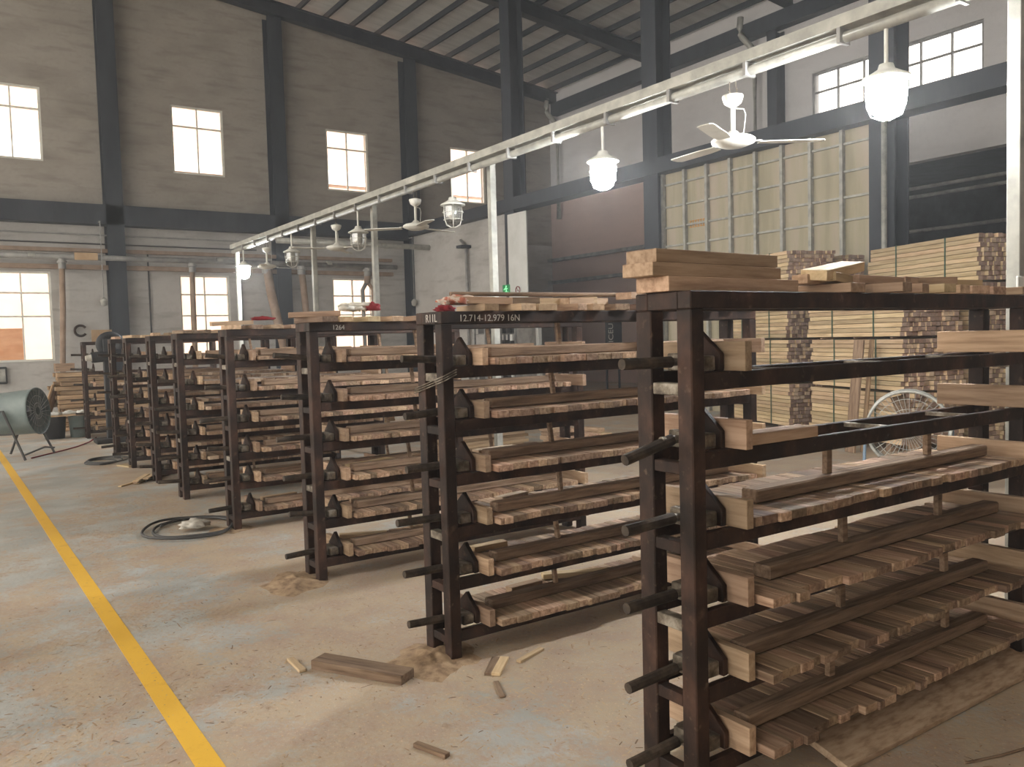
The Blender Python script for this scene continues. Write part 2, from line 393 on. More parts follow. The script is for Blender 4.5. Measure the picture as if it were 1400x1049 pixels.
# horizontal girts
b = B()
b.box(XL, XC+.2, WB-.43, WB-.40, 4.92, 5.45); b.box(XL, XC+.2, WB-.39, WB, 5.42, 5.45); b.box(XL, XC+.2, WB-.39, WB, 4.92, 4.95); trim(b, M['steel'])
b = B()
b.box(XC-.25, XC-.22, YF, WB-.45, 5.03, 5.36); b.box(XC-.22, XC+.2, YF, WB-.45, 5.33, 5.36); b.box(XC-.22, XC+.2, YF, WB-.45, 5.03, 5.06); trim(b, M['steel'])
# rafters, purlins, roof
for y in (WB-.42, 19.4, 14.2, 9.0, 3.8, -1.4):
    b = B()
    for x0, x1 in ((XL, -1.0), (-1.0, XO)):
        for dz0, dz1, hw in ((0, .03, .14), (.03, .37, .02), (.37, .40, .14)):
            b.prism([(x0, roof_z(x0)+dz0), (x1, roof_z(x1)+dz0), (x1, roof_z(x1)+dz1), (x0, roof_z(x0)+dz1)], 'Y', y-hw, y+hw)
    trim(b, M['steel'])
x = XL+.3; pb = []
while x < XO:
    z = roof_z(x)+.41
    b = B(); b.box(x-.035, x+.035, YF, WB, z, z+.16); trim(b, M['steel']); x += .86
b = B()
for x0, x1 in ((XL-.5, -1.0), (-1.0, XO+.6)):
    b.prism([(x0, roof_z(x0)+.58), (x1, roof_z(x1)+.58), (x1, roof_z(x1)+.62), (x0, roof_z(x0)+.62)], 'Y', YF-.5, WB+.6)
structure('ceiling', b, M['roof'])
b = B(); b.box(XO-.32, XO-.02, YF, WB-.5, 9.66, 10.08); trim(b, M['steel'])                      # eaves gutter beam
# grey partition between the corner column and the next, with the white board on the column
structure('wall_partition', B().box(XC-.05, XC+.1, 18.9, WB-.45, 0, 5.02), M['wall_low'])
wp = B().box(12.72, 12.76, 17.76, 18.62, 2.065, 4.92).build('wall_board', M['paint_white'], bevel=.004)
tag(wp, 'tall white board fixed on the dark column by the green exit sign', 'board')
# beige panel partition with steel studs
pt = thing('panel_partition', 'beige panel partition with a steel stud grid under the dark girder', 'partition', (XC, 10.5, 0))
B().box(0.0, .04, -2.4, 2.45, 0, 5.02).build('panel', M['tarp'], pt)
for y in (12.99, 12.36, 11.75, 11.14, 10.53, 9.92, 9.31, 8.68, 8.12):
    B().box(-.09, -.005, y-10.5-.03, y-10.5+.03, 0, 5.02).build('stud', M['galv'], pt)
for z in (.6, 1.3, 2.0, 2.7, 3.48, 3.87, 4.31, 4.78):
    B().box(-.05, -.001, -2.4, 2.45, z-.018, z+.018).build('rail', M['galv'], pt)
b = B()
for k in range(7):
    y = 12.27-10.5-k*.072
    b.box(-.012, -.004, y-.05, y, 3.80, 3.815); b.box(-.012, -.004, y-.05, y, 3.93, 3.945); b.box(-.012, -.004, y-.03, y-.018, 3.80, 3.945)
    if k % 2: b.box(-.012, -.004, y-.05, y, 3.865, 3.88)
b.build('orange_lettering', M['orange_paint'], pt)
# ledges on the reddish wall
for z, y0 in ((4.45, 20.3), (3.63, 21.0)):
    q = B().box(XO-.25, XO-.03, y0-2.4, WB, z-.06, z+.05).build('wall_ledge', M['grey_pipe'])
    tag(q, 'long grey ledge along the reddish wall, %s of the two' % ('upper' if z > 4 else 'lower'), 'ledge', 'ledges on the reddish wall')
# pipes in the dark annex
for k, (z, y0, y1) in enumerate(((5.06, 9.2, 13), (4.85, 10.4, 13), (4.0, 7, 12.5))):
    q = B().cyl((20.2, y0-4, z), (20.2, y1+3, z), .045).build('annex_pipe', M['grey_pipe']); tag(q, 'thin pale pipe crossing the dark opening, %s of three' % ('topmost', 'middle', 'lowest')[k], 'pipe', 'pipes in the dark opening')
# yellow floor line
p0, p1 = at(288, 1049, Z=0), at(12, 640, Z=0)
dv = (p1-p0).normalized(); nv = Vector((-dv.y, dv.x, 0))*.047; a_, b_ = p0-dv*4, p1+dv*4
b = B(); b.add([a_+nv, a_-nv, b_-nv, b_+nv]+[q+Vector((0, 0, .002)) for q in (a_+nv, a_-nv, b_-nv, b_+nv)], [(3, 2, 1, 0), (4, 5, 6, 7), (0, 1, 5, 4), (1, 2, 6, 5), (2, 3, 7, 6), (3, 0, 4, 7)])
structure('trim_line', b, M['yellow'])

# thin dust in the hall air, also added to stand in for lens veil
hm = bpy.data.materials.new('dusty air'); hm.use_nodes = True; N_ = hm.node_tree.nodes; N_.clear()
o_ = N_.new('ShaderNodeOutputMaterial'); vs_ = N_.new('ShaderNodeVolumeScatter'); vs_.inputs['Density'].default_value = .0055; vs_.inputs['Anisotropy'].default_value = .4
hm.node_tree.links.new(vs_.outputs[0], o_.inputs['Volume'])
tag(B().box(-8.9, 18.9, -5.9, 24.85, .01, 9.4).build('haze', hm), 'thin dusty haze in the air of the hall, doubling as lens veil', 'haze', None, 'stuff')

# ------------------------------------------------------------------ outside
ext = bpy.data.materials.new('neighbour wall'); ext.use_nodes = True
structure('exterior_wall', B().box(-12, 34, 35, 35.3, 0, 16), noise_mat('neighbour wall', [(.62, .43, .34), (.70, .52, .42)], (.2, .2, .2), 3))
structure('exterior_band', B().box(-12, 34, 34.9, 35, 8.6, 9.2).box(-12, 34, 34.9, 35, 4.6, 5.4), mat('white band', (.85, .85, .85)))
structure('exterior_fence', B().box(-12, 2.35, 33.4, 33.5, 0, 2.4), noise_mat('brick fence', [(.50, .26, .14), (.60, .36, .22)], (1, 1, 3), 2))

# ------------------------------------------------------------------ clamp racks
LX, LY, HT = 2.32, .26, 1.74
SH = [1.47, 1.205, .935, .67, .41, .15]
ROWS = [1.89, 3.52, 5.28, 7.23, 9.06, 10.42, 11.97, 13.18, 16.55]
ORD = ['front rack', 'second rack', 'third rack', 'fourth rack', 'fifth rack', 'sixth rack', 'seventh rack', 'eighth rack', 'rearmost rack']
SHN = ['top shelf', 'second shelf', 'third shelf', 'fourth shelf', 'fifth shelf', 'bottom shelf']
def make_rack():
    r = thing('clamp_rack', '', 'rack')
    for x0 in (0, LX-.06):
        for y0, dx in ((0, .062), (LY-.075, .062)):
            B().box(x0, x0+dx, y0, y0+.066 if y0 == 0 else y0+.075, 0, HT-.06).build('post', M['rust'], r, bevel=.004)
    for y0 in (0, LY-.06): B().box(0, LX, y0, y0+.06, HT-.06, HT).build('top_beam', M['rust'], r, bevel=.004)
    for x0 in (0, LX-.06): B().box(x0, x0+.06, .06, LY-.06, HT-.06, HT).build('end_beam', M['rust'], r, bevel=.003)
    for k, z in enumerate(SH):
        for y0 in (.004, LY-.034):
            B().box(.062, LX-.06, y0, y0+.03, z-.06, z-.001).build('shelf_rail', M['rust'], r, bevel=.003)
        for x0 in (.5, 1.16, 1.8): B().box(x0, x0+.025, .034, LY-.034, z-.02, z-.003).build('cross_bar', M['bare'], r)
        for x0 in (.004, LX-.05): B().box(x0, x0+.045, .066, LY-.075, z-.075, z-.035).build('end_rung', M['bare' if k % 3 == 0 else 'rust'], r, bevel=.003)
        # screw clamp
        zc = z+.035
        sc = B().cyl((-.02, .125, zc), (.15, .125, zc), .014, n=10).build('clamp_screw', M['bare'], r)
        B().cyl((.0, 0, 0), (-.22, 0, 0), .02, .019, n=10).build('clamp_handle', M['plate'], sc).location = (.03, .125, zc)
        B().box(.064, .10, .07, LY-.085, zc-.03, zc+.028).build('clamp_nut', M['bare'], r, bevel=.004)
        B().box(.10, .165, .045, .2, zc-.034, zc+.018).build('clamp_block', M['bare'], r, bevel=.005)
        B().prism([(.03, z), (.225, z), (.225, z+.06), (.128, z+.145), (.03, z+.06)], 'X', .167, .19).build('pressure_plate', M['rust'], r, bevel=.003)
    return r
rack0 = make_rack(); tree = tree_of(rack0); RACKS = []
for i, y in enumerate(ROWS):
    r = rack0 if i == 0 else copy_tree(rack0, None, tree)
    r.location = (2.0, y, 0)
    if i == 8: r.location.x = 2.05
    r['group'] = 'clamp racks in the row'
    r['label'] = ['rusty steel clamp rack with two bare upper shelves, first of the row',
                  'rusty steel clamp rack with chalk figures along its top beam, second of the row',
                  'rusty clamp rack with a short chalk number on its top beam, third of the row',
                  'rusty steel clamp rack beside the coiled black hose, fourth of the row',
                  'rusty steel clamp rack, fifth of the row from the bare-shelved one',
                  'rusty steel clamp rack standing by the loose sticks, sixth of the row',
                  'rusty steel clamp rack, seventh of the row from the bare-shelved one',
                  'rusty steel clamp rack, eighth of the row, second from the far end',
                  'rusty steel clamp rack standing apart by the bins, last of the row'][i]
    RACKS.append(r)
bpy.context.view_layer.update()
tree = tree_of(None)
for i, r in enumerate(RACKS):
    for o in tree[r.name]:
        for c in tree.get(o.name, ()):
            c.rotation_euler = (0, RND.uniform(-.06, .10), RND.uniform(-.06, .06))
            c.scale.x = RND.uniform(.8, 1.15)
# the first handles of the front rack slope downwards as in the photo
hs = [c for o in tree[RACKS[0].name] for c in tree.get(o.name, ())]
for c, a in zip(hs, (0.0, -.22, -.05, -.02, -.06, -.06)): c.rotation_euler = (0, a, 0); c.scale.x = 1.0
# chalk writing
def text_mesh(name, cu, parent, loc, rot):
    t = bpy.data.objects.new('text', cu); C.objects.link(t); bpy.context.view_layer.update()
    me = bpy.data.meshes.new_from_object(t.evaluated_get(bpy.context.evaluated_depsgraph_get()))
    bpy.data.objects.remove(t)
    return link(name, me, parent, loc, rot)
def chalk(txt, size, parent, loc, rot):
    cu = bpy.data.curves.new('chalk_writing', 'FONT'); cu.body = txt; cu.size = size; cu.extrude = .0006; cu.materials.append(M['chalk'])
    return text_mesh('chalk_writing', cu, parent, loc, rot)
chalk('12.714-12.979 16N', .047, RACKS[1], (.10, -.0012, HT-.05), (PI/2, 0, 0))
chalk('1264', .045, RACKS[2], (.16, -.0012, HT-.05), (PI/2, 0, 0))
chalk('R11L', .055, RACKS[1], (-.0012, .155, HT-.05), (PI/2, 0, -PI/2))

# loose pieces of wood on the rack tops
def piece(l, w_, t, loc, rz=0, key='board', label=None, tilt=(0, 0), group='loose wood on the rack tops', name='wood_piece'):
    o = link(name, plank_mesh(l, w_, t, key, end=None), None, loc, (tilt[0], tilt[1], rz))
    tag(o, label, 'wood piece', group); return o
# panels of staves, pads, stop boards, battens and props
def panel(i, k, loose):
    r = RACKS[i]; z = SH[k]
    lab = 'clamped panel of wooden staves on the %s of the %s' % (SHN[k], ORD[i])
    rn = random.Random(100*i+k)
    x = .245; X1 = rn.uniform(2.08, 2.17)
    t = .034 if i else .032; grp = 0.0; yc = .13+(.06 if (i, k) == (0, 2) else .0)
    if i < 4:
        o = thing('stave_panel', lab, 'wood panel', (2.0+x, ROWS[i]+yc, z), 0, 'stave panels in the racks')
    else:
        mb = B()
    while x < X1:
        w_ = rn.choice((.035, .05, .06, .07, .08, .09, .1, .025))
        if rn.random() < .25: grp = rn.uniform(-.018, .022)
        l = rn.choice((.48, .49, .5)) if i == 0 else rn.choice((.45, .46, .47))
        yo = grp + rn.uniform(-.004, .004)
        if i < 4:
            link('stave', plank_mesh(l, w_, t, 'stave'), o, (x-.245+w_/2, yo, rn.uniform(0, .003)), (0, 0, PI/2))
        else:
            mb.box(x, x+w_-.002, .13+yo-l/2, .13+yo+l/2, 0, t, mi=rn.choice((0, 0, 1, 1, 2)))
        x += w_+.0012
    if i >= 4:
        o = mb.build('stave_panel', [M['stave_a'], M['stave_b'], M['stave_c']]); o.location = (2.0, ROWS[i], z)
        tag(o, lab, 'wood panel', 'stave panels in the racks')
    return o
for i in range(9):
    for k in range(6):
        bare = i == 0 and k < 2 or i == 8 and k in (0, 1, 3)
        rn = random.Random(7000+10*i+k)
        y0, z = ROWS[i], SH[k]
        if not bare:
            panel(i, k, 0)
            t = .034
            # end pad against the pressure plate
        if not (i == 8 and bare):
            pl_ = link('pad_board', plank_mesh(.46 if i == 0 else .42, .035, .1 if i == 0 else .085, 'board'), None, (2.0+.213, y0+.155+(.02 if i == 0 else 0), z), (0, 0, PI/2))
            tag(pl_, 'short pad board on edge by the clamp plate, %s of the %s' % (SHN[k], ORD[i]), 'board', 'pad boards in the racks')
            sl_ = .68 if i == 0 else .5
            st = link('stop_board', plank_mesh(sl_, .036, .105 if i == 0 else .09, 'board'), None, (2.0+2.225, y0+(.05 if i == 0 else .12), z), (0, 0, PI/2))
            tag(st, 'stop board on edge at the far end of the %s, %s' % (SHN[k], ORD[i]), 'board', 'stop boards in the racks')
        if not bare and (i < 4 or rn.random() < .5):
            l = 1.72 if i == 0 else rn.uniform(1.55, 1.8)
            yb = y0+(.13 if (i, k) == (0, 2) else .065 if i == 0 else rn.uniform(.06, .13)); rz = rn.uniform(.0, .022)
            bo = link('batten', plank_mesh(l, .075, .05, 'batten', bevel=.006), None, (2.0+.27+l/2+(.12 if i == 0 and k in (2, 3) else 0)+rn.uniform(0, .05), yb, z+.038), (0, 0, rz))
            tag(bo, 'long dark batten lying on the stave panel, %s of the %s' % (SHN[k], ORD[i]), 'batten', 'battens on the stave panels')
            # loose pieces lying on the back of the panel
            for q in range(0 if i == 0 else rn.choice((1, 2, 3)) if i < 4 else 1):
                piece(rn.choice((.22, .28, .34, .4)), rn.choice((.06, .08, .1)), .03, (2.0+.5+q*.55+rn.uniform(-.1, .15), y0+.27+rn.uniform(-.02, .03), z+.038), rn.uniform(-.5, .5), rn.choice(('board', 'pine', 'stave_c')), 'loose pale offcut on the stave panel behind the batten, %s of the %s' % (SHN[k], ORD[i]), group='offcuts on the %s of the %s' % (SHN[k], ORD[i]))
            top = (SH[k-1] if k else HT)-.06
            zb = z+.038+.0505
            for q, xx in enumerate((.86, 1.64) if i == 0 else (.78, 1.5)):
                if i > 3 and q: continue
                xx += rn.uniform(-.05, .05); hgt = top-zb-.001
                tilt = rn.uniform(-.03, .03) if i == 0 else rn.uniform(-.16, -.08)
                p_ = B().box(-(.017 if i == 0 else .011), .017 if i == 0 else .011, -.012, .012, 0, hgt*.985).build('prop', M['batten'], bevel=.002)
                p_.location = (2.0+xx, yb+(xx-1.1)*math.tan(rz), zb+.001); p_.rotation_euler = (0, tilt, 0)
                tag(p_, 'short upright prop on the batten, %s of the %s, %s' % (SHN[k], ORD[i], 'at the clamp end' if q == 0 else 'at the stop end'), 'prop', 'props between the shelves')

# front rack: three long boards stacked at the clamp end
y = 2.06
piece(.72, .15, .05, (2.34, y, 1.742), .04, label='thick bottom board of the stack at the clamp end of the front rack top')
piece(.70, .14, .045, (2.27, y+.01, 1.793), .05, label='middle board of the stack at the clamp end of the front rack top')
piece(.66, .14, .045, (2.28, y+.02, 1.839), .045, label='topmost board of the stack at the clamp end of the front rack top')
rn = random.Random(5)
names_top = 'short pale piece of wood lying on top of the %s'
def scatter(i, n_, x0, x1, seed, hi=2):
    rn = random.Random(seed)
    cells = int((x1-x0)/.17); lev = {}
    for q in range(n_):
        c = q % cells; h = lev.get(c, 0)
        if h >= hi: continue
        lev[c] = h+1
        x = x0+(c+.5)*(x1-x0)/cells
        if h == 0: l, w_, rz = rn.uniform(.26, .40), rn.uniform(.07, .12), PI/2+rn.uniform(-.18, .18)
        else: l, w_, rz = rn.uniform(.3, .55), rn.uniform(.06, .09), rn.uniform(-.35, .35)
        piece(l, w_, .036, (2.0+x, ROWS[i]+.13+rn.uniform(-.03, .03), HT+.001+h*.038), rz, rn.choice(('board', 'board', 'stave', 'pine')), tilt=(rn.uniform(-.03, .03), rn.uniform(-.035, .035)) if h else (0, 0), label='loose sawn piece in the row lying along the top of the %s' % ORD[i], group='loose wood on top of the %s' % ORD[i])
scatter(0, 14, .80, 2.3, 21)
scatter(1, 17, .22, 2.3, 22)
scatter(2, 14, .0, 2.3, 23)
scatter(3, 14, .0, 2.3, 24)
scatter(4, 12, .0, 2.2, 25)
scatter(5, 9, .0, 2.0, 26)
scatter(6, 9, .0, 2.0, 27)
scatter(7, 5, .0, 2.0, 28)
piece(.40, .09, .04, (2.45, 1.925, 1.207), .0, 'board', 'short block lying at the clamp end of the bare second shelf of the front rack', group=None)
piece(.5, .1, .04, (2.0+1.0, 2.05, 1.82), .3, 'pine', 'pale wedge of wood tilted on the pile on the front rack top', tilt=(.1, -.12))
piece(.62, .12, .04, (2.0+1.55, 3.62, 1.82), .12, 'board', 'long plank sloping over the pieces on the second rack top', tilt=(0, -.05))
piece(.45, .1, .04, (2.0+1.95, 3.6, 1.83), -.3, 'board', 'plank tilted up on the pieces at the stop end of the second rack top', tilt=(0, -.2))
q = B().cyl((2.16, 3.70, 1.836), (3.75, 3.66, 1.838), .011, .013).build('long_rod', M['batten']); tag(q, 'long thin wooden rod lying over the second rack top', 'rod')

# cloths and gloves on the rack tops
def blob(name, m, loc, r, seed, label, cat, grp=None):
    rn = random.Random(seed); bm = bmesh.new(); bmesh.ops.create_icosphere(bm, subdivisions=3, radius=1)
    for v in bm.verts:
        n_ = v.co.normalized(); k = 1+.28*math.sin(n_.x*5+seed)*math.cos(n_.y*6+seed*2)+.14*math.sin(n_.z*9+n_.x*7)
        v.co = Vector((n_.x*r[0]*k, n_.y*r[1]*k, max(0, n_.z*r[2]*k+r[2]*.55)))
    me = bpy.data.meshes.new(name); bm.to_mesh(me); bm.free(); me.materials.append(m)
    for p in me.polygons: p.use_smooth = True
    o = link(name, me, None, loc); tag(o, label, cat, grp); return o
def glove(label, loc, rz, m, seed):
    """a work glove: cuff, palm and five separate fingers"""
    b = B(); rn = random.Random(seed)
    b.lathe([(.001, -.115), (.043, -.11), (.045, -.06), (.038, -.04), (.047, 0), (.047, .035), (.03, .055), (.001, .06)], 12, mx=Matrix.Rotation(PI/2, 4, 'Y') @ Matrix.Diagonal((.45, 1, 1, 1)))
    for k in range(4):
        y_ = -.033+k*.022; l = (.062, .075, .07, .052)[k]
        b.tube([(.04, y_, 0), (.06, y_*1.15, .006), (.06+l*.6, y_*1.3, .004), (.06+l, y_*1.35, -.008)], .0115, 8)
    b.tube([(-.015, -.035, 0), (.015, -.065, .002), (.05, -.078, -.004)], .0125, 8)
    o = b.build('work_glove', m, smooth=True); o.location = loc; o.rotation_euler = (0, 0, rz); return tag(o, label, 'glove')
blob('red_cloth', M['red'], (2.07, 3.60, 1.742), (.05, .06, .02), 2, 'crumpled dark red cloth on the corner of the second rack', 'cloth')
blob('sacking', M['orange'], (2.20, 3.68, 1.780), (.10, .08, .03), 3, 'orange and white scrap of sacking on the second rack top', 'cloth')
glove('pale soiled work glove lying on the third rack top', (2.36, 5.40, 1.835), .6, M['glove'], 1)
glove('second soiled work glove crossed over the first on the third rack top', (2.42, 5.46, 1.862), 2.3, M['glove'], 2)
blob('red_cloth', M['red'], (2.50, 5.36, 1.82), (.045, .05, .035), 5, 'small red cloth beside the gloves on the third rack top', 'cloth')
blob('red_cloth', M['red'], (2.36, 7.34, 1.82), (.09, .06, .022), 6, 'flat red cloth on the fourth rack top', 'cloth')

# wire tie round the posts of the second rack
b = B()
for dz in (0, .012, .024):
    b.tube([(1.992, 3.50, 1.40+dz), (2.07, 3.508, 1.43+dz), (2.075, 3.79, 1.36+dz), (1.99, 3.80, 1.33+dz), (1.99, 3.50, 1.40+dz)], .003, 6)
tag(b.build('wire_tie', M['bare']), 'loose loops of wire tied round the posts of the second rack', 'wire')

# ------------------------------------------------------------------ loose wood on the floor
def floor_piece(pa, pb_, w_, t, label, key='board', name='wood_piece'):
    a = at(*pa, Z=0); c = at(*pb_, Z=0); d = c-a
    return piece(d.length, w_, t, ((a.x+c.x)/2, (a.y+c.y)/2, .001), math.atan2(d.y, d.x), key, label, group=None, name=name)
floor_piece((435, 910), (558, 932), .11, .045, 'thick brown plank lying alone on the floor before the second rack', 'batten')
floor_piece((397, 903), (414, 920), .035, .015, 'small offcut beside the thick brown plank on the floor', 'pine')
floor_piece((568, 1021), (612, 1037), .03, .018, 'weathered stick on the open floor in front of everything', 'batten')
floor_piece((668, 924), (678, 902), .04, .014, 'grey slat of the pair on the floor by the second rack', 'batten')
floor_piece((678, 925), (690, 902), .045, .016, 'pale slat of the pair on the floor by the second rack', 'pine')
floor_piece((709, 907), (741, 889), .03, .014, 'thin pale slat lying aslant on the floor by the second rack', 'pine')
floor_piece((678, 934), (687, 955), .025, .01, 'dark bark sliver on the floor below the pair of slats', 'batten')
rn = random.Random(9)
for q in range(9):
    a = at(166+q*5.5, 667-q*1.3, Z=0); 
    piece(rn.uniform(.4, .75), rn.uniform(.03, .07), .016, (a.x+.18, a.y+.25, .002+.017*(q % 3)), 1.05+rn.uniform(-.3, .25), rn.choice(('board', 'batten', 'pine')), 'loose stick in the heap on the floor by the sixth rack', group='loose sticks on the floor by the sixth rack')
floor_piece((165, 637), (182, 639), .12, .02, 'pale board end lying at the foot of the seventh rack', 'pine')
floor_piece((118, 632), (128, 628), .03, .012, 'small dark stick on the floor before the eighth rack', 'batten')
# the long board leaning on the foot of the front rack
bd = link('leaning_board', plank_mesh(1.50, .20, .028, 'lit_board'), None, (3.35, 1.83, .030), (.27, 0, -.004))
tag(bd, 'long rough board leaning against the foot of the front rack', 'board')
q = B().tube([(3.0, 1.52, .005), (3.15, 1.47, .006), (3.32, 1.43, .005)], .005, 6).build('twig', M['batten']); tag(q, 'thin dark twig on the floor before the leaning board', 'twig')
# coiled hose
b = B(); c0 = at(262, 724, Z=0); pts = []
for k in range(90):
    a = k/89*2*PI*2.4; rr = .36-.05*math.sin(a*.5)-.004*k/9
    pts.append((c0.x+math.cos(a)*rr*1.05+.02*math.sin(a*3), c0.y+math.sin(a)*rr*1.25, .013+.004*k/30+.008*math.sin(a*1.7)**2))
tag(b.tube(pts, .012, 8).build('coiled_hose', M['wire'], smooth=True), 'coil of black hose on the floor beside the fourth rack', 'hose')
blob('rag', M['glove'], (c0.x+.02, c0.y-.05, .03), (.13, .11, .04), 8, 'grey rag lying inside the coiled black hose', 'cloth')
# sawdust heaps at the rack feet
dustm = noise_mat('sawdust', [(.20, .13, .08), (.36, .245, .15), (.46, .33, .205)], (1, 1, 1), 14, 9, rough=1, bump=.6, coord='Object')
def heap(name, x, y, rx, ry, h, seed, label):
    rn = random.Random(seed); vs = [(0, 0, h)]; fs = []; n = 22; R_ = 6
    ph = [rn.uniform(0, 6.3) for _ in range(5)]
    for k in range(1, R_+1):
        for i in range(n):
            a = 2*PI*i/n; t = k/R_; rr = t*(1+.18*math.sin(2*a+ph[0])+.12*math.sin(5*a+ph[1])+.07*math.sin(9*a+ph[3]))
            zz = h*(math.cos(t*PI)*.5+.5)*(1+.35*math.sin(a*4+k+ph[2])) if k < R_ else -.002
            vs.append((rx*rr*math.cos(a), ry*rr*math.sin(a), zz))
    for i in range(n): fs.append((0, 1+i, 1+(i+1) % n))
    for k in range(R_-1):
        for i in range(n): fs.append((1+k*n+i, 1+(k+1)*n+i, 1+(k+1)*n+(i+1) % n, 1+k*n+(i+1) % n))
    o = B().add(vs, fs).build(name, dustm, smooth=True); o.location = (x, y, 0); tag(o, label, 'sawdust', None, 'stuff')
# shavings and splinters strewn over the floor
rn = random.Random(404); b = B()
cl = [(rn.uniform(.9, 2.6), rn.choice(ROWS[:6])+rn.uniform(-.5, .9), rn.uniform(.25, .7), 1) for _ in range(26)] + [(rn.uniform(-.6, 1.2), rn.uniform(2.6, 6.0), rn.uniform(.2, .6), .6) for _ in range(22)] + [(rn.uniform(2.3, 4.2), rn.uniform(1.3, 3.2), .5, 1) for _ in range(8)]
for q in range(14000):
    if rn.random() < .78:
        cx, cy, sd, w_ = rn.choice(cl)
        if rn.random() > w_: continue
        x, y = rn.gauss(cx, sd), rn.gauss(cy, sd)
    else: x, y = rn.uniform(-1.2, 4.4), rn.uniform(1.4, 10)
    l, wd, a = min(.03, rn.expovariate(1/.006)+.002), rn.uniform(.001, .0032), rn.uniform(0, PI); h = rn.uniform(.001, .003)
    ca, sa = math.cos(a), math.sin(a)
    P = lambda u, v, z: (x+u*ca-v*sa, y+u*sa+v*ca, z)
    b.add([P(-l, -wd, .0008), P(-l, wd, .0008), P(0, -wd, h), P(0, wd, h), P(l, -wd, .0008), P(l, wd, .0008)], [(0, 2, 3, 1), (2, 4, 5, 3), (0, 1, 5, 4)], rn.choice((0,)*8+(1,)*5+(2,)))
tag(b.build('wood_shavings', [mat('pale shaving', (.50, .36, .22), .9), mat('brown shaving', (.36, .235, .14), .9), mat('dark splinter', (.18, .115, .07), .9)]), 'pale shavings and dark splinters strewn over the concrete floor', 'wood shavings', None, 'stuff')
heap('sawdust_heap', 1.95, 3.62, .24, .28, .035, 1, 'low drift of sawdust round the foot of the second rack')
heap('sawdust_heap', 1.88, 5.38, .26, .28, .03, 2, 'low drift of sawdust round the foot of the third rack')
heap('sawdust_heap', 1.98, 7.3, .2, .2, .014, 3, 'thin drift of sawdust round the foot of the fourth rack')

# ------------------------------------------------------------------ overhead cable tray, lamps and fans
TX, TZ = 4.74, 3.46
tr = thing('cable_tray', 'pale steel cable tray on slim posts running over the racks', 'cable tray', (TX, 0, 0))
b = B(); y0, y1 = -3.0, 16.3
b.box(-.08, .08, y0, y1, TZ, TZ+.006); b.box(-.086, -.08, y0, y1, TZ, TZ+.075); b.box(.08, .086, y0, y1, TZ, TZ+.075)
b.build('tray_channel', M['galv'], tr)
b = B(); b.cyl((-.03, y0, TZ-.055), (-.03, y1, TZ-.055), .034); b.build('conduit_pipe', M['galv'], tr, smooth=True)
for k in range(26): 
    y = y0+.3+k*.73
    B().box(-.088, .02, y-.012, y+.012, TZ-.094, TZ-.001).build('pipe_clip', M['grey_pipe'], tr)
for px_, py_ in ((1376, 2.20), (676, 7.40), (515, 10.30), (432, 12.51), (319, 16.55)):
    b = B(); b.box(.09, .16, py_-.035, py_+.035, 0, TZ+.1); b.box(.03, .23, py_-.1, py_+.1, 0, .012)
    po = b.build('tray_post', M['galv'], bevel=.003); po.location.x = TX
    tag(po, 'slim pale post under the cable tray, %s' % {1376: 'tall one in front of the dark opening', 676: 'the one by the exit sign', 515: 'third from the front', 432: 'fourth from the front', 319: 'the farthest, beside the lit lamp'}[px_], 'post', 'posts of the cable tray')

def lamp(y, lit, label, rz=0):
    o = thing('pendant_lamp', label, 'lamp', (TX-.03, y, TZ-.1), rz, 'guarded lamps under the cable tray')
    B().cyl((0, 0, .012), (0, 0, -.20), .012).build('stem', M['white'], o)
    B().lathe([(.012, -.19), (.04, -.195), (.05, -.225), (.10, -.255), (.135, -.272), (.138, -.285), (.115, -.285), (.11, -.275), (.001, -.262)], 24).build('cap', M['white'], o, smooth=True)
    B().lathe([(.098, -.286), (.103, -.33), (.098, -.42), (.08, -.475), (.045, -.50), (.001, -.507)], 24).build('glass_jar', M['lit' if lit else 'jar'], o, smooth=True)
    if not lit: B().lathe([(.001, -.29), (.05, -.3), (.055, -.4), (.03, -.44), (.001, -.445)], 14).build('bulb', M['white'], o, smooth=True)
    b = B()
    for k in range(6):
        a = k*PI/3
        b.tube([(math.cos(a)*r_, math.sin(a)*r_, z_) for r_, z_ in ((.112, -.28), (.115, -.35), (.108, -.43), (.085, -.495), (.03, -.52), (.0, -.522))], .004, 6)
    for z_, r_ in ((-.36, .115), (-.44, .107)):
        b.tube([(math.cos(a*PI/12)*r_, math.sin(a*PI/12)*r_, z_) for a in range(25)], .0035, 6)
    b.build('wire_guard', M['white'], o)
    return o
lamp(2.86, True, 'lit guarded lamp under the cable tray, largest and hanging over the front rack')
lamp(5.43, True, 'lit guarded lamp under the cable tray, second from the front')
lamp(7.95, False, 'unlit guarded glass lamp under the cable tray by its second post')
lamp(10.47, False, 'unlit guarded glass lamp under the cable tray, middle of the unlit three')
lamp(13.06, False, 'unlit guarded glass lamp under the cable tray, last of the unlit three')
lamp(15.65, True, 'lit guarded lamp at the far end of the cable tray')

